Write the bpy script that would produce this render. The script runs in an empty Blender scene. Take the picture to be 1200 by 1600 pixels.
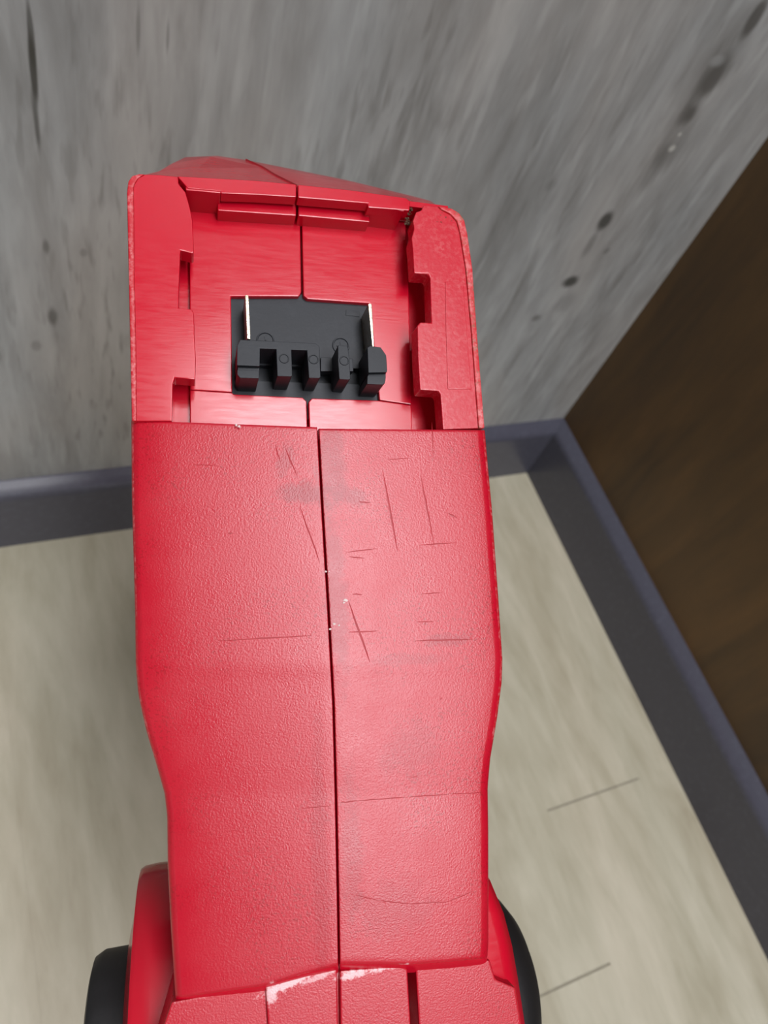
import bpy, bmesh, math, random
import numpy as np
from mathutils import Matrix, Vector
random.seed(4)
SC = bpy.context.scene
COL = SC.collection

# ---------------------------------------------------------------- camera
S = 1.15                                   # metres per surveyed unit of the room
CAM = Vector((-0.37525815, -0.2840698, 0.46799267)) * S
RIGHT = Vector((0.90879848, -0.32002988, 0.26770544)).normalized()
DOWN = Vector((-0.13871695, -0.83687198, -0.52953083)).normalized()
FWD = RIGHT.cross(DOWN).normalized()
DOWN = FWD.cross(RIGHT).normalized()
cd = bpy.data.cameras.new('camera')
cam = bpy.data.objects.new('camera', cd); COL.objects.link(cam)
cam.matrix_world = Matrix(((RIGHT.x, -DOWN.x, -FWD.x, CAM.x), (RIGHT.y, -DOWN.y, -FWD.y, CAM.y),
                           (RIGHT.z, -DOWN.z, -FWD.z, CAM.z), (0, 0, 0, 1)))
cd.sensor_fit = 'VERTICAL'; cd.sensor_height = 24; cd.lens = 18       # 1200 px focal length on 1600 px
cd.clip_start = 0.01
cd.dof.use_dof = True; cd.dof.focus_distance = 0.170; cd.dof.aperture_fstop = 15
SC.camera = cam

# ---------------------------------------------------------------- light
w = bpy.data.worlds.new('world'); SC.world = w; w.use_nodes = True
w.node_tree.nodes['Background'].inputs[0].default_value = (0.75, 0.82, 0.9, 1)
w.node_tree.nodes['Background'].inputs[1].default_value = 0.6
def area(name, loc, target, sx, sy, power, col):
    l = bpy.data.lights.new(name, 'AREA'); l.shape = 'RECTANGLE'; l.size = sx; l.size_y = sy
    l.energy = power; l.color = col
    o = bpy.data.objects.new(name, l); COL.objects.link(o); o.location = loc
    o.rotation_euler = (Vector(target) - Vector(loc)).to_track_quat('-Z', 'Y').to_euler()
    return o
area('ceiling_light', (-0.30, -1.32, 2.44), (-0.30, -1.32, 0), 0.54, 2.10, 88, (0.96, 0.955, 1.0)).rotation_euler = (0, 0, 0)
area('front_fill_light', (-0.9, -2.85, 1.6), (-0.3, -0.2, 0.3), 1.2, 1.3, 8, (0.86, 0.93, 1.0))  # added fill for ambient light from the front; the wall there has no window
area('side_fill_light', (-2.8, -1.2, 1.5), (-0.3, -0.3, 0.2), 1.4, 1.4, 4, (0.90, 0.95, 1.0))  # added weak fill from the left, softens the tool's shadow; no window modelled
vs = SC.view_settings
vs.view_transform = 'Standard'; vs.look = 'None'; vs.gamma = 1; vs.use_curve_mapping = False
vs.exposure = -0.5

# ---------------------------------------------------------------- helpers
def nd(nt, t, **kw):
    n = nt.nodes.new(t)
    for k, v in kw.items():
        if hasattr(n, k): setattr(n, k, v)
        else: n.inputs[k.replace('_', ' ')].default_value = v
    return n
def new_mat(name):
    m = bpy.data.materials.new(name); m.use_nodes = True
    return m, m.node_tree, m.node_tree.nodes['Principled BSDF']
def coords(nt, scale=(1, 1, 1), rot=(0, 0, 0)):
    tc = nd(nt, 'ShaderNodeTexCoord'); mp = nd(nt, 'ShaderNodeMapping')
    mp.inputs['Scale'].default_value = scale; mp.inputs['Rotation'].default_value = rot
    nt.links.new(tc.outputs['Object'], mp.inputs[0]); return mp.outputs[0]
def noise(nt, vec, scale, detail=3, rough=.5, dist=0):
    n = nd(nt, 'ShaderNodeTexNoise'); n.inputs['Scale'].default_value = scale
    n.inputs['Detail'].default_value = detail; n.inputs['Roughness'].default_value = rough
    n.inputs['Distortion'].default_value = dist
    nt.links.new(vec, n.inputs['Vector']); return n.outputs['Fac']
def ramp(nt, fac, stops):
    r = nd(nt, 'ShaderNodeValToRGB'); e = r.color_ramp.elements
    while len(e) < len(stops): e.new(0.5)
    for k, (p, c) in enumerate(stops):
        e[k].position = p; e[k].color = (*c, 1) if len(c) == 3 else c
    nt.links.new(fac, r.inputs[0]); return r.outputs[0]
def mix(nt, fac, a, b, mode='MIX'):
    n = nd(nt, 'ShaderNodeMix', data_type='RGBA', blend_type=mode)
    for s, v in ((0, fac), (6, a), (7, b)):
        if isinstance(v, (int, float)): n.inputs[s].default_value = v
        elif isinstance(v, tuple): n.inputs[s].default_value = (*v, 1)
        else: nt.links.new(v, n.inputs[s])
    return n.outputs[2]
def math_(nt, op, a, b=0.0, c=0.0):
    n = nd(nt, 'ShaderNodeMath', operation=op)
    for i, v in enumerate((a, b, c)):
        if isinstance(v, (int, float)): n.inputs[i].default_value = v
        else: nt.links.new(v, n.inputs[i])
    return n.outputs[0]
def bump(nt, h, strength, dist, bsdf, prev=None):
    b = nd(nt, 'ShaderNodeBump'); b.inputs['Strength'].default_value = strength
    b.inputs['Distance'].default_value = dist
    nt.links.new(h, b.inputs['Height'])
    if prev is not None: nt.links.new(prev, b.inputs['Normal'])
    nt.links.new(b.outputs[0], bsdf.inputs['Normal']); return b.outputs[0]

# ---------------------------------------------------------------- materials
def wood(name, base, dark, light, scale, rough, marks=(), plane='xz', contrast=1.0, warm=None):
    """Printed wood laminate: long stretched fibres, with knots and cracks at given places on the board."""
    m, nt, b = new_mat(name)
    # grain runs along z on walls, along y on the floor
    st = (1, 1, 0.11) if plane != 'xy' else (1, 0.22, 1)
    v = coords(nt, st)
    n1 = noise(nt, v, scale, 5, .6, .6)
    n2 = noise(nt, coords(nt, (1, 1, .22) if plane != 'xy' else (1, .2, 1)), scale * 3.2, 4, .65, .4)
    v2 = coords(nt, (1, 1, .35) if plane != 'xy' else (1, .35, 1))
    n3 = noise(nt, v2, scale * .28, 3, .5, .5)
    f = math_(nt, 'ADD', math_(nt, 'MULTIPLY', n1, .42), math_(nt, 'ADD', math_(nt, 'MULTIPLY', n2, .22), math_(nt, 'MULTIPLY', n3, .36)))
    c = ramp(nt, f, [(.5 - .16 / contrast, dark), (.5, base), (.5 + .16 / contrast, light)])
    if plane == 'xz':       # short dark pores pressed along the grain
        pr = noise(nt, coords(nt, (1, 1, .16)), 210, 2, .5, .1)
        ar = noise(nt, coords(nt, (1, 1, .6)), 14, 2)
        pf = math_(nt, 'MULTIPLY', ramp(nt, pr, [(.54, (0, 0, 0)), (.68, (1, 1, 1))]), ramp(nt, ar, [(.42, (0, 0, 0)), (.6, (1, 1, 1))]))
        c = mix(nt, math_(nt, 'MULTIPLY', pf, .55), c, dark)
        pl = ramp(nt, noise(nt, coords(nt, (1, 1, .16), (0, 0, .7)), 150, 2, .5, .1), [(.55, (0, 0, 0)), (.7, (1, 1, 1))])
        c = mix(nt, math_(nt, 'MULTIPLY', pl, .35), c, light)
    if warm:
        c = mix(nt, ramp(nt, n3, [(.42, (0, 0, 0)), (.62, (1, 1, 1))]), c, mix(nt, 1.0, c, warm, 'MULTIPLY'))
    if marks:
        tc = nd(nt, 'ShaderNodeTexCoord'); sp = nd(nt, 'ShaderNodeSeparateXYZ')
        nt.links.new(tc.outputs['Object'], sp.inputs[0])
        a, z = (sp.outputs[0], sp.outputs[2]) if plane == 'xz' else ((sp.outputs[1], sp.outputs[2]) if plane == 'yz' else (sp.outputs[0], sp.outputs[1]))
        wob = noise(nt, coords(nt, (1, 1, .4)), 60, 3)
        wob = math_(nt, 'MULTIPLY', math_(nt, 'SUBTRACT', wob, .5), 1.5)
        for (x0, z0, rx, rz, an, s, lit) in marks:
            dx = math_(nt, 'SUBTRACT', a, x0); dz = math_(nt, 'SUBTRACT', z, z0)
            ca, sa = math.cos(an), math.sin(an)
            ux = math_(nt, 'DIVIDE', math_(nt, 'ADD', math_(nt, 'MULTIPLY', dx, ca), math_(nt, 'MULTIPLY', dz, sa)), rx)
            uz = math_(nt, 'DIVIDE', math_(nt, 'SUBTRACT', math_(nt, 'MULTIPLY', dz, ca), math_(nt, 'MULTIPLY', dx, sa)), rz)
            r = math_(nt, 'SQRT', math_(nt, 'ADD', math_(nt, 'MULTIPLY', ux, ux), math_(nt, 'MULTIPLY', uz, uz)))
            r = math_(nt, 'ADD', r, wob)
            k = nd(nt, 'ShaderNodeMapRange', interpolation_type='SMOOTHSTEP')
            k.inputs['From Min'].default_value = 1.15; k.inputs['From Max'].default_value = .35
            k.inputs['To Min'].default_value = 0; k.inputs['To Max'].default_value = s
            nt.links.new(r, k.inputs['Value'])
            c = mix(nt, k.outputs[0], c, lit)
    nt.links.new(c, b.inputs['Base Color'])
    b.inputs['Roughness'].default_value = rough
    bump(nt, n2, .15, .0004, b)
    return m
def plastic(name, col, rough, kind='smooth', spec=.5, dark=None, wear=.75):
    m, nt, b = new_mat(name)
    b.inputs['Specular IOR Level'].default_value = spec
    c = col
    if kind == 'textured':
        v = coords(nt)
        n = noise(nt, v, 2600, 2, .6)
        big = noise(nt, v, 90, 3, .6)
        mask = noise(nt, coords(nt, (1, 1, 1), (.3, .2, .5)), 55, 2)
        nrm = bump(nt, n, .26, .00022, b)
        # the leather grain is rubbed shiny in places; pits stay in it
        pits = ramp(nt, noise(nt, v, 1900, 1), [(.36, (1, 1, 1)), (.42, (0, 0, 0))])
        pits = mix(nt, ramp(nt, mask, [(.42, (0, 0, 0)), (.6, (1, 1, 1))]), (0, 0, 0), pits)
        cc = mix(nt, pits, col, (.36, .002, .012))
        cc = mix(nt, math_(nt, 'MULTIPLY', ramp(nt, big, [(.45, (0, 0, 0)), (.75, (1, 1, 1))]), .3), cc, (.52, .02, .035))
        nt.links.new(cc, b.inputs['Base Color'])
        rr = nd(nt, 'ShaderNodeMapRange'); rr.inputs['To Min'].default_value = rough - .06; rr.inputs['To Max'].default_value = rough + .10
        nt.links.new(big, rr.inputs['Value']); nt.links.new(rr.outputs[0], b.inputs['Roughness'])
    elif kind == 'smooth':
        v = coords(nt, (1, 9, 1))
        n = noise(nt, v, 260, 4, .6)
        bump(nt, n, .035, .0003, b)
        big = noise(nt, coords(nt), 120, 3, .6)
        cc = mix(nt, math_(nt, 'MULTIPLY', ramp(nt, big, [(.5, (0, 0, 0)), (.75, (1, 1, 1))]), .25), col, (.57, .015, .03))
        nt.links.new(cc, b.inputs['Base Color'])
        rr = nd(nt, 'ShaderNodeMapRange'); rr.inputs['From Min'].default_value = .35; rr.inputs['From Max'].default_value = .65
        rr.inputs['To Min'].default_value = rough - .03; rr.inputs['To Max'].default_value = rough + .05
        nt.links.new(noise(nt, coords(nt, (1, 7, 1)), 170, 4, .7), rr.inputs['Value']); nt.links.new(rr.outputs[0], b.inputs['Roughness'])
    elif kind == 'worn':
        v = coords(nt)
        n = noise(nt, v, 900, 3, .7)
        n2 = noise(nt, v, 170, 3, .7)
        f = math_(nt, 'MULTIPLY', ramp(nt, n, [(.46, (0, 0, 0)), (.62, (1, 1, 1))]), ramp(nt, n2, [(.35, (.15, .15, .15)), (.7, (1, 1, 1))]))
        cc = mix(nt, math_(nt, 'MULTIPLY', f, wear), col, (.72, .26, .26))
        if dark: 
            d = ramp(nt, noise(nt, v, 520, 3, .7), [(.54, (0, 0, 0)), (.64, (1, 1, 1))])
            cc = mix(nt, math_(nt, 'MULTIPLY', d, .5), cc, dark)
        nt.links.new(cc, b.inputs['Base Color']); b.inputs['Roughness'].default_value = rough
        bump(nt, n, .5 * wear, .0003, b)
    else:
        v = coords(nt)
        n = noise(nt, v, 1400, 3, .6)
        bump(nt, n, .12, .0002, b)
        d = noise(nt, v, 200, 4, .7)
        cc = mix(nt, ramp(nt, d, [(.5, (0, 0, 0)), (.8, (.5, .5, .5))]), col, tuple(min(1, x * 1.5 + .006) for x in col))
        nt.links.new(cc, b.inputs['Base Color']); b.inputs['Roughness'].default_value = rough
    return m
RED = (.55, .003, .021)
M = {}
M['red_tex'] = plastic('red_grained_plastic', (.49, .003, .020), .27, 'textured')
M['red'] = plastic('red_smooth_plastic', RED, .19, 'smooth')
M['red_edge'] = plastic('red_scuffed_plastic', (.52, .008, .02), .42, 'worn')
M['red_dirty'] = plastic('red_dirty_plastic', (.55, .012, .022), .42, 'worn', dark=(.16, .11, .05))
M['red_rail'] = plastic('red_worn_rail_plastic', (.53, .005, .022), .27, 'worn', wear=.22)
M['red_rub'] = plastic('red_rubbed_white', (.62, .10, .11), .5, 'worn')
M['red_dark'] = plastic('red_scratch', (.36, .003, .012), .45, 'plain')
M['black'] = plastic('black_plastic', (.013, .016, .021), .48, 'plain', .35)
M['rubber'] = plastic('black_rubber', (.010, .010, .011), .5, 'plain')
M['dirt'] = plastic('brown_dirt', (.10, .06, .035), .9, 'plain')
M['shaving'] = plastic('pale_plastic_shaving', (.75, .60, .58), .4, 'plain')
m, nt, b = new_mat('worn_contact_metal'); M['metal'] = m
b.inputs['Metallic'].default_value = 1; b.inputs['Roughness'].default_value = .28
nt.links.new(ramp(nt, noise(nt, coords(nt), 500, 4, .7), [(.3, (.42, .34, .22)), (.6, (.62, .58, .50))]), b.inputs['Base Color'])
bump(nt, noise(nt, coords(nt), 1500, 3), .3, .0002, b)

# ---------------------------------------------------------------- mesh helpers
def link(name, me, mats, parent=None, smooth=35):
    for mm in (mats if isinstance(mats, (list, tuple)) else [mats]): me.materials.append(mm)
    if smooth:
        me.polygons.foreach_set('use_smooth', [True] * len(me.polygons))
        me.set_sharp_from_angle(angle=math.radians(smooth))
    o = bpy.data.objects.new(name, me); COL.objects.link(o)
    if smooth:
        wn = o.modifiers.new('weighted_normals', 'WEIGHTED_NORMAL'); wn.keep_sharp = True; wn.weight = 100
    if parent is not None: o.parent = parent
    return o
def finish(name, bm, mats, parent=None, smooth=35):
    bmesh.ops.recalc_face_normals(bm, faces=bm.faces)
    me = bpy.data.meshes.new(name); bm.to_mesh(me); bm.free()
    return link(name, me, mats, parent, smooth)
def absorb(dst, src, mi=0):
    bmesh.ops.recalc_face_normals(src, faces=src.faces)
    for f in src.faces: f.material_index = mi if f.material_index == 0 else f.material_index
    me = bpy.data.meshes.new('tmp'); src.to_mesh(me); src.free()
    dst.from_mesh(me); bpy.data.meshes.remove(me)
def box(bm, x0, x1, y0, y1, z0, z1, bev=0, mi=0):
    b = bmesh.new(); bmesh.ops.create_cube(b, size=1)
    for v in b.verts: v.co = Vector(((x0 + x1) / 2 + v.co.x * (x1 - x0), (y0 + y1) / 2 + v.co.y * (y1 - y0), (z0 + z1) / 2 + v.co.z * (z1 - z0)))
    if bev: bmesh.ops.bevel(b, geom=b.edges[:], offset=bev, segments=2, affect='EDGES', profile=.5)
    absorb(bm, b, mi)

# ---------------------------------------------------------------- room
RM = 3.0; H = 2.5
def struct(name, bm, mats, parent=None, smooth=35):
    o = finish(name, bm, mats, parent, smooth)
    if parent is None: o['kind'] = 'structure'
    return o
def ray(px, py):
    return (RIGHT * ((px - 600) / 1200) + DOWN * ((py - 800) / 1200) + FWD)
def on(px, py, ax, val=0.0):
    d = ray(px, py); s = (val - CAM[ax]) / d[ax]; return CAM + d * s
DK = (.075, .072, .066)
def mark(px, py, rx, rz, an=0., s=.8, c=DK):
    p = on(px, py, 1); return (p.x, p.z, rx, rz, an, s, c)
GREY_MARKS = [
    mark(48, 50, .0012, .017, 0, .75, (.05, .05, .045)), mark(52, 110, .0014, .016, 0, .9, (.04, .04, .035)),
    mark(58, 200, .0015, .020, 0, .75, (.05, .05, .045)),
    mark(72, 385, .0022, .006, 0, .6), mark(82, 495, .003, .008, 0, .7), mark(57, 540, .003, .005, 0, .35), mark(130, 395, .002, .003, 0, .35),
    mark(890, 440, .0072, .0058, 0, .92, (.05, .05, .045)), mark(946, 345, .006, .008, 0, .9, (.05, .05, .045)), mark(920, 385, .0035, .012, 0, .4),
    mark(838, 497, .0045, .004, 0, .55), mark(882, 475, .010, .012, 0, .25), mark(948, 392, .003, .003, 0, .4),
    mark(1112, 125, .009, .016, 0, .8), mark(1078, 178, .007, .011, 0, .85), mark(1180, 28, .0045, .012, 0, .85), mark(1125, 90, .014, .03, 0, .35), mark(1020, 265, .007, .02, 0, .35),
    mark(1060, 215, .012, .022, 0, .30), mark(1040, 245, .010, .012, 0, .25),
    mark(1050, 232, .0028, .0028, 0, .9, (.45, .45, .42)), mark(1062, 210, .0016, .0016, 0, .9, (.45, .45, .42)),
    mark(1120, 95, .006, .004, 0, .5, (.32, .33, .33)),
    mark(262, 60, .001, .010, 0, .45), mark(216, 50, .001, .012, 0, .4), mark(600, 120, .0025, .02, 0, .25), mark(860, 290, .004, .006, 0, .25),
]
M['wall_grey'] = wood('grey_wood_laminate', (.300, .310, .312), (.165, .165, .16), (.44, .46, .465), 26, .42, GREY_MARKS, 'xz', 1.08, (.98, .91, .86))
M['wall_brown'] = wood('brown_wood_laminate', (.085, .046, .015), (.036, .021, .010), (.14, .072, .022), 16, .5, (), 'yz', 1.2)
M['floor'] = wood('beige_wood_laminate', (.455, .43, .325), (.36, .33, .235), (.55, .52, .41), 26, .42, (), 'xy', 1.5, (.96, .92, .90))
M['skirting'] = plastic('grey_skirting_plastic', (.066, .067, .090), .27, 'plain')
M['plaster'] = plastic('pale_plaster', (.62, .61, .58), .8, 'plain')
M['gap'] = plastic('dark_joint', (.27, .25, .19), .9, 'plain')
T = .05
bm = bmesh.new(); box(bm, -RM, T, 0, T, 0, H); struct('wall_back', bm, M['wall_grey'])
bm = bmesh.new(); box(bm, 0, T, -RM, 0, 0, H); struct('wall_right', bm, M['wall_brown'])
bm = bmesh.new(); box(bm, -RM - T, -RM, -RM, T, 0, H); struct('wall_left', bm, M['plaster'])
bm = bmesh.new(); box(bm, -RM - T, T, -RM - T, -RM, 0, H); struct('wall_front', bm, M['plaster'])
bm = bmesh.new(); box(bm, -RM - T, T, -RM - T, T, H, H + T); struct('ceiling', bm, M['plaster'])
# floor: sub-floor with separate laminate strips lying in it; edges tight, ends show a fine joint
bm = bmesh.new(); box(bm, -RM - T, T, -RM - T, T, -.06, -.0005)
floor = struct('floor', bm, M['gap'])
x_edge = on(995, 1210, 2).x; PW = x_edge - on(858, 1273, 2).x
YA = on(925, 1242, 2).y; YB = on(900, 1530, 2).y
strips = []
k = -1
while True:
    x1 = x_edge - k * PW; x0 = x1 - PW; k += 1
    if x1 > 0: x1 = 0.0
    if x0 < -RM: break
    if k == 1: y_end = YA
    elif k == 2: y_end = YB
    else: y_end = -[.41, .62, .13, .55, .70, .30, .48][k % 7] * S
    strips.append((x0, x1, y_end))
mesh_cache = {}
for (x0, x1, ye) in strips:
    ys = [0.0]; y = ye
    while y > -RM: ys.append(y); y -= .62 if x0 > -1.2 else 1.3
    ys.append(-RM)
    for a, c in zip(ys[:-1], ys[1:]):
        bm = bmesh.new(); g = .00001; e = .0008
        box(bm, x0 + g, x1 - g, c + e, a - e, -.008, 0, .00006)
        o = finish('plank', bm, M['floor'], floor)
# skirting along the back and right wall: flat face, sloping rounded top edge
def skirting(name, along):
    L = RM
    t, h1, hb = .01035, .0615, .0690
    prof = [(0, 0), (t + .0005, 0), (t + .0006, .004), (t, .030), (t, h1 - .005), (t * .93, h1 - .001), (t * .75, h1 + .0012), (t * .4, h1 + .0042), (t * .12, hb - .0012), (0, hb)]
    b = bmesh.new(); rings = []
    for s, off in ((0.0, 1), (L, 0)):
        r = []
        for (d, z) in prof:
            q = s + (d if off else 0)
            r.append(b.verts.new((-q, -d, z) if along == 'x' else (-d, -q, z)))
        rings.append(r)
    n = len(prof)
    for i in range(n): b.faces.new((rings[0][i], rings[0][(i + 1) % n], rings[1][(i + 1) % n], rings[1][i]))
    b.faces.new(rings[0]); b.faces.new(rings[1][::-1])
    return struct(name, b, M['skirting'], None, 50)
skirting('baseboard_back', 'x')
skirting('baseboard_right', 'y')

# ================================================================ the tool
# Tool frame (millimetres-true, metres): u across the two housing halves, v from motor to battery foot, w out of the battery bay.
ZD = .168
Wc = Vector((.238, -.163, -.957)).normalized()
Uc = Vector((.970, 0, .2415)); Uc = (Uc - Wc * Uc.dot(Wc)).normalized()
Vc = Wc.cross(Uc).normalized()
O_c = Vector(((490 - 600) / 1200, (900 - 800) / 1200, 1)) * ZD
def cw(v): return RIGHT * v.x + DOWN * v.y + FWD * v.z
U, V, W = cw(Uc), cw(Vc), cw(Wc)
ORG = CAM + cw(O_c)
mm = .001
def at(px, py, w=0.0):
    """tool-frame point, w millimetres above the housing's back face, found by sighting on a survey picture"""
    d = Vector(((px - 600) / 1200, (py - 800) / 1200, 1))
    t = (O_c.dot(Wc) + w * mm) / d.dot(Wc)
    P = d * t - O_c
    return Vector((P.dot(Uc), P.dot(Vc), w * mm))
tool = bpy.data.objects.new('power_tool', None); COL.objects.link(tool)
tool.matrix_world = Matrix(((U.x, V.x, W.x, ORG.x), (U.y, V.y, W.y, ORG.y), (U.z, V.z, W.z, ORG.z), (0, 0, 0, 1)))
tool['label'] = 'scuffed red cordless power tool with empty battery bay, standing in the panelled room corner'
tool['category'] = 'power tool'

def prism(bm, pts, w1, w0, bev=.25, mi=0, seg=2, w_pts=None):
    """solid with the outline pts (at height w1) standing down to w0; top rim and corners rounded by bev mm"""
    b = bmesh.new()
    top = []
    for i, q in enumerate(pts):
        top.append(b.verts.new(at(q[0], q[1], (w_pts[i] if w_pts else w1))))
    f = b.faces.new(top)
    ext = bmesh.ops.extrude_face_region(b, geom=[f])
    for v in [g for g in ext['geom'] if isinstance(g, bmesh.types.BMVert)]: v.co.z = w0 * mm
    bmesh.ops.recalc_face_normals(b, faces=b.faces)
    if bev:
        eds = [e for e in b.edges if not all(abs(v.co.z - w0 * mm) < 1e-7 for v in e.verts) and
               (len(e.link_faces) == 2 and e.calc_face_angle(0) > .3)]
        bmesh.ops.bevel(b, geom=eds, offset=bev * mm, segments=seg, affect='EDGES', profile=.5, clamp_overlap=True)
    absorb(bm, b, mi)
def rings_loft(bm, rings, cap0=True, cap1=True, mi=0):
    b = bmesh.new(); R = [[b.verts.new(p) for p in r] for r in rings]; n = len(R[0])
    for a, c in zip(R[:-1], R[1:]):
        for i in range(n): b.faces.new((a[i], a[(i + 1) % n], c[(i + 1) % n], c[i]))
    if cap0: b.faces.new(R[0][::-1])
    if cap1: b.faces.new(R[-1])
    absorb(bm, b, mi)
def interp(y, pts):
    return float(np.interp(y, [p[1] for p in pts], [p[0] for p in pts]))
LEFT_E = [(205, 655), (206, 780), (211, 960), (212, 1040), (216, 1085), (228, 1140), (243, 1190), (257, 1240), (261, 1275), (262, 1350), (267, 1450), (273, 1545), (275, 1575)]
RIGHT_E = [(757, 668), (762, 725), (769, 800), (779, 940), (785, 1030), (784, 1065), (777, 1120), (766, 1185), (762, 1230), (763, 1300), (763, 1400), (763, 1475), (761, 1500), (759, 1520)]
SEAM = [(496, 655), (504, 800), (513, 950), (521, 1100), (525, 1250), (528, 1400), (530, 1520)]
def slope_w(y):
    return float(np.interp(y, [600, 1040, 1060, 1240, 1256, 1600], [0, 0, -.25, -1.35, -1.35, -1.6]))
def shell(bm, side):
    """the grained back of one housing half: rolled outer edge, tight seam edge, stepped lower end"""
    N = 26
    Es = LEFT_E if side < 0 else RIGHT_E
    ytop = (lambda s: 657 + 11 * s) if side < 0 else (lambda s: 669.5 + 3 * (1 - s))
    # lower edge: y as function of x
    low = [(270, 1560), (414, 1540), (480, 1520), (529, 1508)] if side < 0 else [(530, 1506), (638, 1507), (700, 1503), (763, 1497)]
    Rr = 7.5
    ts = [0, .02, .06, .14, .28, .5, .8, 1.0]
    b = bmesh.new(); grid = []
    rows = [0, .0015, .004] + list(np.linspace(.01, .985, 84)) + [.994, 1.0, 1.012, 1.02]
    for ri, r in enumerate(rows):
        row = []
        cols = []
        for k, t in enumerate(ts): cols.append(('e', t))
        for s in np.linspace(0, 1, N)[1:-1]: cols.append(('m', s))
        cols += [('s', 3.0), ('s', 1.2), ('s', .3), ('s', 0.)]
        for (kd, s) in cols:
            rr = min(r, 1.0)
            # iterate y: bottom depends on x
            x = 400 if side < 0 else 650
            for _ in range(3):
                sfr = abs(x - interp(900, Es)) / 300.
                yt = ytop(min(1, sfr)); yb = float(np.interp(x, [p[0] for p in low], [p[1] for p in low]))
                y = yt + (yb - yt) * rr
                xe, xs = interp(y, Es), interp(y, SEAM) + side * 1.1
                inw = -side
                if kd == 'e': x = xe + inw * s * Rr * 1.6; e = s * Rr * 1.6
                elif kd == 's': x = xs + side * s; e = 999
                else:
                    a0 = xe + inw * Rr * 1.6; a1 = xs + side * 3.5
                    x = a0 + (a1 - a0) * s; e = abs(x - xe)
            R2 = Rr * 1.6
            w_ = slope_w(y)
            if e < R2: w_ -= (R2 - math.sqrt(max(0, R2 * R2 - (R2 - e) ** 2))) * .14 * .9
            # gentle crown across the half, and a fuller roll on the left flank
            if side < 0: w_ -= .9 * math.exp(-(x - xe) / 28.)
            else: w_ -= .25 * math.exp(-(xe - x) / 20.)
            w_ -= abs(x - xs) * .14 * (.055 if side < 0 else .006)
            if kd == 's': w_ -= {3.0: .02, 1.2: .06, .3: .25, 0.: .5}[s]
            if r == 0: w_ -= .22
            elif r < .002: w_ -= .05
            if r > 1.0:
                w_ -= 1.6 if r < 1.015 else 3.2
                y += 6 if r < 1.015 else 13
            elif r == 1.0: w_ -= .12
            row.append(b.verts.new(at(x, y, w_)))
        grid.append(row)
    for i in range(len(grid) - 1):
        for j in range(len(grid[0]) - 1):
            f = b.faces.new((grid[i][j], grid[i + 1][j], grid[i + 1][j + 1], grid[i][j + 1]))
            f.material_index = 2 if (j < 4 and i < 52) else (4 if i >= len(grid) - 3 else 0)
    # skirt down into the body
    def skirt(vs, wd, mi):
        lo = [b.verts.new(Vector((v.co.x, v.co.y, wd * mm))) for v in vs]
        for i in range(len(vs) - 1):
            f = b.faces.new((vs[i], vs[i + 1], lo[i + 1], lo[i])); f.material_index = mi
    skirt([r[0] for r in grid], -34, 4); skirt(grid[0], -14, 4); skirt([r[-1] for r in grid], -9, 4); skirt(grid[-1], -14, 4)
    bmesh.ops.recalc_face_normals(b, faces=b.faces)
    me = bpy.data.meshes.new('tmp'); b.to_mesh(me); b.free(); bm.from_mesh(me); bpy.data.meshes.remove(me)

HM = [M['red_tex'], M['red'], M['red_edge'], M['red_rub'], M['red'], M['red_dirty']]
# ---- left half
bm = bmesh.new(); shell(bm, -1)
left = finish('housing_half', bm, HM, tool, 40)
bm = bmesh.new(); shell(bm, 1)
right = finish('housing_half', bm, HM, tool, 40)

# ---- the bay rims (outer wall with lip), rails, floors
R2 = [M['red'], M['red_edge'], M['red_dirty'], M['red_rub'], M['red_rail']]
bm = bmesh.new()
rail_l = [(206, 658), (204, 560), (201, 420), (199, 300), (201, 284), (207, 275), (217, 272), (250, 273), (279, 276), (279, 287), (290, 300),
          (297, 325), (301, 345), (302, 372), (303, 394), (300, 396), (282, 391), (280, 440), (279, 481), (300, 483), (303, 490), (304, 530), (306, 560), (305, 593), (273, 590), (270, 600), (269, 658)]
prism(bm, rail_l, -1.5, -6.2, .35)
finish('guide_rail', bm, R2, left)
bm = bmesh.new()
prism(bm, [(205.5, 658), (203.5, 560), (200.5, 420), (198, 300), (200, 283), (206, 274), (217, 271), (228, 271), (216, 278), (209, 290), (210, 420), (213, 560), (214, 658)], -1.1, -5, .5, 0)
finish('rim_edge', bm, [M['red_edge']], left)
bm = bmesh.new()
# outer wall beneath the rail
prism(bm, [(207, 660), (203, 420), (202, 290), (212, 276), (262, 280), (264, 420), (266, 660)], -5.0, -34, 0)
finish('bay_wall', bm, R2, left)
bm = bmesh.new()
prism(bm, [(277, 275), (330, 278), (400, 282), (463, 288), (463, 308), (400, 304), (345, 302), (345, 299), (293, 294)], -.9, -4.3, .3, 0)
prism(bm, [(290, 290), (290, 297), (345, 302), (345, 288)], -1.1, -10.4, .25, 0)                # wall block beside the pocket
prism(bm, [(340, 290), (340, 329), (463, 337), (463, 296)], -5.6, -10.4, .3, 0)                 # ledge inside the pocket
prism(bm, [(240, 278), (463, 291), (463, 300), (240, 287)], -3, -34, 0, 0)
finish('bay_lip', bm, R2, left)
bm = bmesh.new()
WF = -10.2
prism(bm, [(296, 325), (469, 335), (471, 457), (467, 463), (361, 463), (363, 613), (297, 609)], WF, -13.5, .3)
prism(bm, [(297, 609.5), (363, 613.5), (365, 616), (473, 621), (479, 627), (481, 690), (297, 684)], WF + .35, -13.5, .3)
prism(bm, [(262, 380), (300, 380), (300, 690), (262, 690)], -12.6, -14, 0)
finish('bay_floor', bm, R2, left)
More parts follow.
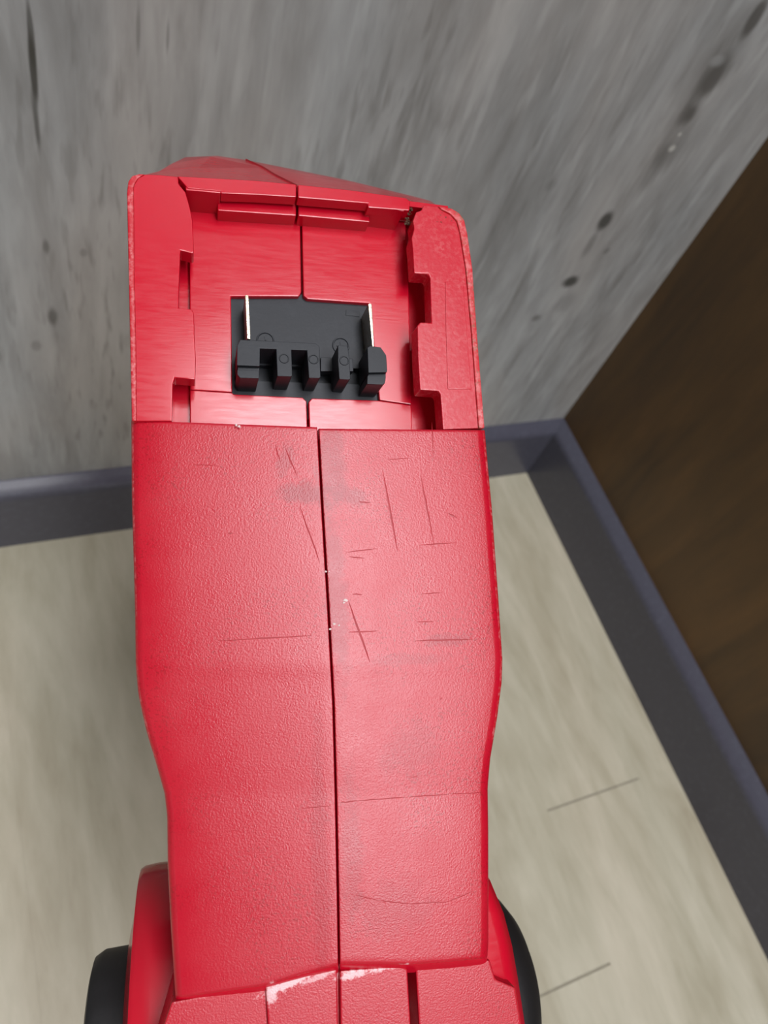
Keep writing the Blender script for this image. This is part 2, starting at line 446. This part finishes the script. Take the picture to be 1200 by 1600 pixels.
# ---- right half
bm = bmesh.new()
rail_r = [(757, 669), (745, 520), (738, 420), (730, 365), (725, 343), (717, 333), (705, 326), (683, 322), (662, 320), (659, 328), (650, 331), (645, 345), (647, 357), (643, 372),
          (645, 392), (646, 410), (647, 427), (669, 428), (672, 434), (674, 504), (657, 503), (652, 509), (653, 560), (656, 609), (685, 611), (688, 616), (692, 671)]
prism(bm, rail_r, -.9, -5.9, .35, 4)
prism(bm, [(696, 440), (724, 440), (733, 560), (737, 608), (700, 608), (697, 520)], -.72, -3, .15, 4)
finish('guide_rail', bm, R2, right)
bm = bmesh.new()
prism(bm, [(758, 669), (746, 520), (739, 420), (731, 365), (726, 343), (718, 332), (706, 325), (684, 321), (690, 327), (704, 334), (714, 345), (719, 365), (728, 420), (737, 520), (748, 669)], -.35, -5, .5)
finish('rim_edge', bm, [M['red_dirty']], right)
bm = bmesh.new()
prism(bm, [(752, 674), (741, 520), (733, 420), (724, 365), (716, 345), (700, 336), (664, 332), (668, 420), (690, 520), (697, 672)], -5.0, -34, 0)
finish('bay_wall', bm, R2, right)
bm = bmesh.new()
prism(bm, [(465.5, 288), (550, 297), (634, 309), (641, 314), (640, 329), (575, 324), (575, 318), (520, 313), (465.5, 308.5)], -.9, -4.3, .3)
prism(bm, [(575, 308), (575, 322), (632, 330), (632, 312)], -1.1, -10.4, .25)
prism(bm, [(466, 300), (466, 337), (578, 347), (578, 310)], -5.6, -10.4, .3)
prism(bm, [(466, 292), (700, 322), (700, 330), (466, 300)], -3, -34, 0)
finish('bay_lip', bm, R2, right)
bm = bmesh.new()
prism(bm, [(471.5, 335), (634, 347), (638, 430), (641, 540), (643, 632), (593, 625), (577, 474), (480, 467), (474, 462)], WF, -13.5, .3)
prism(bm, [(482, 628), (487, 622), (590, 625.5), (643, 633), (645, 700), (484, 692)], WF + .35, -13.5, .3)
prism(bm, [(634, 340), (705, 345), (715, 700), (634, 700)], -13.0, -15, 0)
finish('bay_floor', bm, R2, right)
# crumbs of packed dirt in the cracked corner and on its worn face
bm = bmesh.new()
def crumb(bm, x, y, r, w_):
    b = bmesh.new(); bmesh.ops.create_icosphere(b, subdivisions=2, radius=r * mm); c = at(x, y, w_)
    for v in b.verts: v.co = c + v.co * random.uniform(.6, 1.25)
    absorb(bm, b)
for i in range(60): crumb(bm, 638 + random.gauss(0, 3.0), random.uniform(312, 352), random.uniform(.1, .3), -4.2 + random.uniform(-2, 1.2))
for i in range(22): crumb(bm, 690 + random.gauss(0, 10), 342 + random.gauss(0, 7), random.uniform(.06, .2), -.98)
dc = finish('dirt_crumbs', bm, M['dirt'], right); dc['kind'] = 'stuff'

# ---- inner core behind the seam, flared grip root beyond the far edge
bm = bmesh.new()
prism(bm, [(240, 690), (720, 700), (740, 1000), (720, 1180), (715, 1480), (300, 1500), (300, 1260), (250, 1060), (240, 900)], -7, -36, 0)
prism(bm, [(225, 300), (690, 345), (725, 690), (225, 680)], -14.2, -36, 0)
finish('inner_frame', bm, M['red_dark'], tool)
bm = bmesh.new()
def uv(px, py, w): return at(px, py, w)
A = [uv(222, 274, -3), uv(300, 278, -3), uv(463, 291, -3), uv(560, 302, -3), uv(690, 325, -3), uv(735, 420, -13.9), uv(745, 640, -13.9), uv(210, 640, -13.9), uv(204, 420, -13.9)]
B = [uv(248, 268, -14), uv(310, 262, -14), uv(430, 274, -14), uv(560, 291, -14), uv(672, 314, -14), uv(720, 420, -14), uv(730, 640, -14), uv(218, 640, -14), uv(214, 420, -14)]
Cc = [uv(268, 256, -22), uv(330, 245, -22), uv(412, 262, -22), uv(560, 286, -22), uv(655, 309, -22), uv(705, 420, -22), uv(716, 640, -22), uv(226, 640, -22), uv(224, 420, -22)]
Cd = [uv(290, 245.5, -30), uv(340, 243.5, -30), uv(385, 250, -30), uv(540, 281, -30), uv(640, 307, -30), uv(690, 420, -30), uv(700, 640, -30), uv(234, 640, -30), uv(232, 420, -30)]
D = [uv(296, 260, -45), uv(345, 262, -45), uv(400, 270, -45), uv(540, 300, -45), uv(620, 325, -45), uv(670, 430, -45), uv(680, 640, -45), uv(240, 640, -45), uv(240, 430, -45)]
rings_loft(bm, [A, B, Cc, Cd, D], cap0=False)
finish('grip_root', bm, M['red'], tool, 60)
bm = bmesh.new()      # parting line on the flare
path = [uv(464, 290.5, -3), uv(430, 273.5, -14), uv(411, 261.5, -22), uv(384, 249.5, -30)]
for a, c in zip(path[:-1], path[1:]):
    d = (c - a).normalized(); s = Vector((1, 0, 0)) * .00022; n = Vector((0, .0002, .0002))
    b2 = bmesh.new(); vs_ = [b2.verts.new(p) for p in (a - s - n, a + s - n, c + s - n, c - s - n, a + n, c + n)]
    for idx in ((0, 1, 2, 3), (0, 4, 5, 3), (1, 4, 5, 2), (0, 1, 4), (3, 2, 5)): b2.faces.new([vs_[i] for i in idx])
    absorb(bm, b2)
finish('parting_line', bm, M['red_dark'], tool)

# ---- terminal block
def z5(x, y): return (340 + x / 4.286, 440 + y / 4.286)
bm = bmesh.new()
WP = -11.6
prism(bm, [(352, 455), (600, 466), (603, 577), (352, 569)], WP, -13.6, 0)
prism(bm, [(352, 569), z5(128, 552), z5(128, 660), z5(-20, 660)], WP, -13.6, 0)
prism(bm, [(352, 594), (604, 602), (606, 660), (352, 650)], WP, -13.6, 0)
prism(bm, [(345, 450), (610, 460), (610, 665), (345, 660)], -13.9, -14.1, 0)
prism(bm, [z5(*q) for q in [(690, 505), (905, 515), (910, 600), (690, 600)]], -9.5, -12, .15)
prism(bm, [z5(*q) for q in [(860, 190), (950, 198), (950, 235), (860, 225)]], WP + .15, -12, .08)
tb = finish('terminal_block', bm, M['black'], tool)
tb['label'] = 'black plastic terminal block with upright prongs'
WT = -1.8
def tprong(name, polys):
    bm = bmesh.new()
    for (q, a, c) in polys: prism(bm, [z5(*p) for p in q], a, c, .16)
    return finish(name, bm, M['black'], tb)
tprong('prong_comb', [
    ([(150, 388), (655, 412), (682, 432), (690, 638), (680, 646), (612, 645), (598, 460), (495, 457), (500, 628), (492, 636), (400, 633), (392, 452), (284, 448), (282, 566), (129, 561), (130, 430)], WT, -12),
    ([(131, 588), (280, 592), (277, 648), (150, 645), (131, 622)], WT - .1, -12),
    ([(134, 556), (280, 560), (280, 596), (134, 592)], WT - 1.3, -12)])
tprong('prong', [([(806, 424), (872, 427), (884, 520), (890, 650), (878, 657), (815, 652), (806, 530)], WT, -12)])
tprong('prong', [([(1003, 442), (1020, 430), (1092, 438), (1130, 492), (1137, 600), (1130, 607), (1010, 610)], WT, -12),
                 ([(1004, 628), (1128, 632), (1122, 678), (1108, 690), (1001, 686)], WT - .1, -12),
                 ([(1008, 604), (1128, 604), (1126, 636), (1008, 636)], WT - 1.3, -12)])
for q in ([(183, 92), (197, 88), (208, 96), (220, 384), (197, 382), (186, 140)], [(1008, 150), (1020, 144), (1033, 152), (1050, 438), (1036, 440), (1012, 190)]):
    bm = bmesh.new(); prism(bm, [z5(*p) for p in q], -3.2, -12, .12)
    finish('contact_blade', bm, M['metal'], tb)['label'] = 'brass and nickel contact blade'
def ring(bm, cx, cy, r, w_, th=.12, seg=28, h=.14):
    c = at(*z5(cx, cy), w_); rad = r / 4.286 * .143 * mm
    b = bmesh.new(); rg = []
    for i in range(seg):
        a = 2 * math.pi * i / seg; d = Vector((math.cos(a), math.sin(a), 0))
        rg.append([b.verts.new(c + d * (rad - th * mm)), b.verts.new(c + d * (rad - th * .6 * mm) + Vector((0, 0, h * mm))), b.verts.new(c + d * (rad) + Vector((0, 0, h * mm))), b.verts.new(c + d * (rad + th * .4 * mm))])
    for i in range(seg):
        A_, B_ = rg[i], rg[(i + 1) % seg]
        for k in range(3): b.faces.new((A_[k], B_[k], B_[k + 1], A_[k + 1]))
    absorb(bm, b)
for (cx, cy) in ((320, 395), (825, 430)):
    bm = bmesh.new(); ring(bm, cx, cy, 62, WP, .3, 32, .3)
    c = at(*z5(cx, cy), WP)
    box(bm, c.x - .0002, c.x + .0002, c.y - .0009, c.y + .0010, WP * mm, WP * mm + .0002)
    box(bm, c.x - .0011, c.x + .0011, c.y - .0002, c.y + .0001, WP * mm, WP * mm + .0002)
    finish('rivet_mark', bm, M['black'], tb)
for (cx, cy) in ((445, 515), (643, 520), (848, 530)):
    bm = bmesh.new(); ring(bm, cx, cy, 33, WT, .22, 24, .2)
    finish('ejector_mark', bm, M['black'], tb)

# ---- lower end: stepped pads, centre ribs
bm = bmesh.new()
prism(bm, [(268, 1566), (420, 1538), (532, 1505), (532, 1760), (240, 1760), (243, 1640)], -4.6, -22, .4)
prism(bm, [(415, 1540), (470, 1525), (527, 1512), (531, 1760), (428, 1760)], -3.4, -8, .45)
o = finish('lower_pad', bm, [M['red_tex']], left)
bm = bmesh.new()
prism(bm, [(531, 1517), (625, 1510), (637, 1514), (648, 1700), (652, 1760), (534, 1760)], -3.2, -12, .45)
o = finish('lower_rib', bm, [M['red_tex']], right)
bm = bmesh.new()
prism(bm, [(649, 1512), (700, 1506), (766, 1500), (775, 1530), (806, 1543), (822, 1640), (830, 1760), (664, 1760)], -4.2, -22, .6)
o = finish('lower_pad', bm, [M['red_tex']], right)
bm = bmesh.new()
prism(bm, [(600, 1450), (700, 1450), (700, 1760), (600, 1760)], -14, -20, 0)
finish('groove_bed', bm, [M['red']], right)
# wear on the grained surface: rubbed smudges beside the seam, scraped white rims on the ribs
def add_wear(mat, marks):
    nt = mat.node_tree; b = nt.nodes['Principled BSDF']
    c = b.inputs['Base Color'].links[0].from_socket
    sp = nd(nt, 'ShaderNodeSeparateXYZ'); nt.links.new(nd(nt, 'ShaderNodeTexCoord').outputs['Object'], sp.inputs[0])
    wobs = {k: math_(nt, 'MULTIPLY', math_(nt, 'SUBTRACT', noise(nt, coords(nt), sc_, 4, .75), .5), am) for k, (sc_, am) in {'s': (240, 2.2), 'f': (900, 3.0)}.items()}
    for (px, py, rx, ry, an, st, col, kd) in marks:
        p = at(px, py, -1); ca, sa = math.cos(math.radians(an)), math.sin(math.radians(an))
        dx = math_(nt, 'SUBTRACT', sp.outputs[0], p.x); dy = math_(nt, 'SUBTRACT', sp.outputs[1], p.y)
        ux = math_(nt, 'DIVIDE', math_(nt, 'ADD', math_(nt, 'MULTIPLY', dx, ca), math_(nt, 'MULTIPLY', dy, sa)), rx * .143 * mm)
        uy = math_(nt, 'DIVIDE', math_(nt, 'SUBTRACT', math_(nt, 'MULTIPLY', dy, ca), math_(nt, 'MULTIPLY', dx, sa)), ry * .143 * mm)
        r = math_(nt, 'ADD', math_(nt, 'SQRT', math_(nt, 'ADD', math_(nt, 'MULTIPLY', ux, ux), math_(nt, 'MULTIPLY', uy, uy))), wobs[kd])
        k = nd(nt, 'ShaderNodeMapRange', interpolation_type='SMOOTHSTEP')
        k.inputs['From Min'].default_value = 1.2; k.inputs['From Max'].default_value = .5
        k.inputs['To Min'].default_value = 0; k.inputs['To Max'].default_value = st
        nt.links.new(r, k.inputs['Value']); c = mix(nt, k.outputs[0], c, col)
    nt.links.new(c, b.inputs['Base Color'])
SMD = (.30, .004, .014); WHT = (.80, .52, .54)
add_wear(M['red_tex'], [
    (475, 772, 42, 20, 0, .75, SMD, 's'), (545, 775, 36, 16, 0, .65, SMD, 's'), (517, 735, 26, 75, 2, .6, SMD, 's'), (524, 930, 20, 140, 2, .55, SMD, 's'),
    (700, 1000, 55, 10, 0, .5, SMD, 's'), (640, 1030, 70, 10, 0, .3, SMD, 's'), (640, 1170, 50, 45, 30, .25, SMD, 's'), (550, 1330, 16, 130, 0, .35, SMD, 's'),
    (500, 1330, 14, 200, 0, .3, SMD, 's'), (620, 1420, 70, 40, 0, .25, SMD, 's'), (446, 722, 14, 28, -15, .5, SMD, 's'),
    (450, 1546, 40, 7, 15, .95, WHT, 'f'), (425, 1560, 9, 16, 0, .8, WHT, 'f'), (500, 1534, 30, 4, 12, .6, WHT, 'f'),
    (555, 1530, 24, 6, 5, .9, WHT, 'f'), (610, 1518, 28, 4, 5, .8, WHT, 'f')])

# ---- motor housing shoulders
bm = bmesh.new()
CW = -50.
ax = at(400, 1600, CW)
def lathe(bm, prof, mi=0, seg=96):
    """prof: (u, radius) metres about an axis along u through ax"""
    b = bmesh.new(); R = []
    for (u, r) in prof:
        R.append([b.verts.new((u, ax.y + r * math.cos(2 * math.pi * i / seg), ax.z + r * math.sin(2 * math.pi * i / seg))) for i in range(seg)])
    for a, c in zip(R[:-1], R[1:]):
        for i in range(seg): b.faces.new((a[i], a[(i + 1) % seg], c[(i + 1) % seg], c[i]))
    b.faces.new(R[0]); b.faces.new(R[-1][::-1])
    absorb(bm, b, mi)
def uL(px, w_=CW): return at(px, 1600, w_).x
u0, u1 = uL(203), uL(219)
uR = uL(728)
lathe(bm, [(u0, .016), (u0, .026), (u0 + .0012, .032), (u1 - .0005, .0392), (u1 + .0005, .0398), (u1 + .004, .0402), (uR - .012, .0402), (uR - .004, .0390)])
finish('motor_housing', bm, M['red'], tool, 40)
bm = bmesh.new()
c0 = uL(141)
lathe(bm, [(c0, .004), (c0 + .0001, .0180), (uL(145), .0200), (uL(160), .0213), (uL(215), .0217)])
o = finish('end_cap', bm, M['rubber'], tool, 30); o['label'] = 'black end cap on the left'
bm = bmesh.new()
r1 = uL(820)
lathe(bm, [(r1, .003), (r1 - .0003, .009), (r1 - .0012, .0145), (r1 - .0030, .0187), (r1 - .0060, .0226), (r1 - .010, .0250), (r1 - .018, .0262)])
o = finish('end_cap', bm, M['rubber'], tool, 40); o['label'] = 'black domed end cap on the right'
bm = bmesh.new()
front = [(740, 1340), (758, 1372), (775, 1415), (790, 1475), (800, 1540), (812, 1640), (818, 1760), (700, 1760), (700, 1340)]
mid = [(742, 1335), (766, 1376), (787, 1427), (800, 1477), (809, 1528), (820, 1600), (826, 1760), (690, 1760), (690, 1335)]
rings_loft(bm, [[at(x - 22, y, -7.0) for x, y in mid], [at(x, y, -11) for x, y in mid], [at(x - 6, y, -24) for x, y in mid], [at(x - 12, y + 4, -40) for x, y in mid]])
finish('side_cheek', bm, M['red'], tool, 50)

# ---- long front body and rubber nose the tool stands on, behind the face
foot = on(500, 1230, 2, 0.0)
Minv = tool.matrix_world.inverted()
foot_l = Minv @ foot
def tube(bm, p0, p1, prof, seg=40, floor_cut=False):
    d = (p1 - p0); L = d.length; d.normalize()
    a = d.orthogonal().normalized(); c = d.cross(a)
    rings = [[p0 + d * (t * L) + a * (r * math.cos(2 * math.pi * i / seg)) + c * (r * math.sin(2 * math.pi * i / seg)) for i in range(seg)] for t, r in prof]
    rings_loft(bm, rings)
start = at(500, 900, -30)
bm = bmesh.new(); tube(bm, start, start.lerp(foot_l, .62), [(0, .026), (.1, .030), (.5, .030), (.85, .024), (1, .020)])
finish('front_body', bm, M['red'], tool, 40)
zax = Minv.to_3x3() @ Vector((0, 0, 1))
bm = bmesh.new()
e = foot_l + zax * .006
tube(bm, start.lerp(foot_l, .60), foot_l + zax * .010, [(0, .0195), (.1, .0205), (.5, .017), (.9, .012), (1, .011)])
finish('nose_sleeve', bm, M['rubber'], tool, 40)
bm = bmesh.new()
rg = []
for (h, r) in ((0.0002, .020), (.004, .021), (.012, .016), (.016, .010)):
    rg.append([foot_l + zax * h + (Minv.to_3x3() @ Vector((math.cos(t), math.sin(t), 0))) * r for t in [2 * math.pi * i / 32 for i in range(32)]])
rings_loft(bm, rg)
finish('nose_shoe', bm, M['rubber'], tool, 40)

# ---- scratches, shavings
bm = bmesh.new()
def scratch(x0, y0, x1, y1, wd=.11, side=1):
    n = 9; b = bmesh.new(); L = []; Rr = []; T_ = []
    for i in range(n):
        t = i / (n - 1); x = x0 + (x1 - x0) * t + random.uniform(-.5, .5); y = y0 + (y1 - y0) * t + random.uniform(-.3, .3)
        xs = interp(y, SEAM)
        ww = slope_w(y) - abs(x - xs) * .14 * (.055 if x < xs else .006)
        xe = interp(y, LEFT_E if x < xs else RIGHT_E)
        ww -= (.9 * math.exp(-abs(x - xe) / 28.) if x < xs else .25 * math.exp(-abs(xe - x) / 20.))
        p = at(x, y, ww + .012)
        d = at(x1, y1, 0) - at(x0, y0, 0); d.z = 0; d.normalize(); s = Vector((-d.y, d.x, 0)) * 1.5 * wd * mm * (.25 + math.sin(math.pi * t)) * .6
        L.append(b.verts.new(p - s)); Rr.append(b.verts.new(p + s)); T_.append(b.verts.new(p + Vector((0, 0, .00003))))
    for i in range(n - 1):
        b.faces.new((L[i], L[i + 1], T_[i + 1], T_[i])); b.faces.new((T_[i], T_[i + 1], Rr[i + 1], Rr[i])); b.faces.new((L[i], Rr[i], Rr[i + 1], L[i + 1]))
    absorb(bm, b)
for q in [(598, 735, 621, 862, .2), (657, 742, 678, 850, .16), (655, 852, 712, 848, .12), (540, 863, 590, 857, .1), (545, 940, 578, 1035, .22), (342, 1001, 487, 993, .14),
          (446, 700, 465, 745, .14), (430, 695, 438, 722, .12), (468, 790, 500, 880, .16), (648, 1001, 740, 999, .16), (658, 928, 690, 926, .1), (675, 660, 677, 712, .1),
          (545, 988, 590, 986, .14), (550, 928, 566, 929, .12), (650, 972, 678, 971, .1), (356, 833, 364, 833, .2), (300, 726, 336, 727, .09), (655, 1214, 640, 1214, .05),
          (470, 1263, 516, 1259, .1), (560, 784, 578, 786, .12), (700, 802, 714, 809, .22), (545, 870, 570, 872, .12), (605, 718, 640, 716, .08), (690, 1090, 688, 1094, .1)]:
    scratch(*q)
# the long faint lines across the right half
for a, c in (((532, 1254), (560, 1251)), ((560, 1251), (640, 1245)), ((640, 1245), (700, 1241)), ((700, 1241), (756, 1238)),
             ((556, 1398), (590, 1407)), ((590, 1407), (640, 1412)), ((640, 1412), (700, 1409)), ((700, 1409), (740, 1392))):
    scratch(*a, *c, .09)
o = finish('scratch_marks', bm, M['red_dark'], tool, 0); o['kind'] = 'stuff'
bm = bmesh.new()
def speck(x, y, r, w_=.05):
    b = bmesh.new(); bmesh.ops.create_icosphere(b, subdivisions=1, radius=r * mm)
    c = at(x, y, w_)
    for v in b.verts: v.co = c + Vector((v.co.x * random.uniform(.6, 1.4), v.co.y * random.uniform(.5, 1.2), v.co.z * .5))
    absorb(bm, b)
for (x, y, r) in [(540, 938, .5), (537, 942, .3), (522, 975, .35), (530, 977, .25), (509, 893, .25), (516, 983, .3), (514, 893, .18), (374, 666, .35), (369, 664, .3)]: speck(x, y, r)
o = finish('plastic_shavings', bm, M['shaving'], tool, 0); o['kind'] = 'stuff'
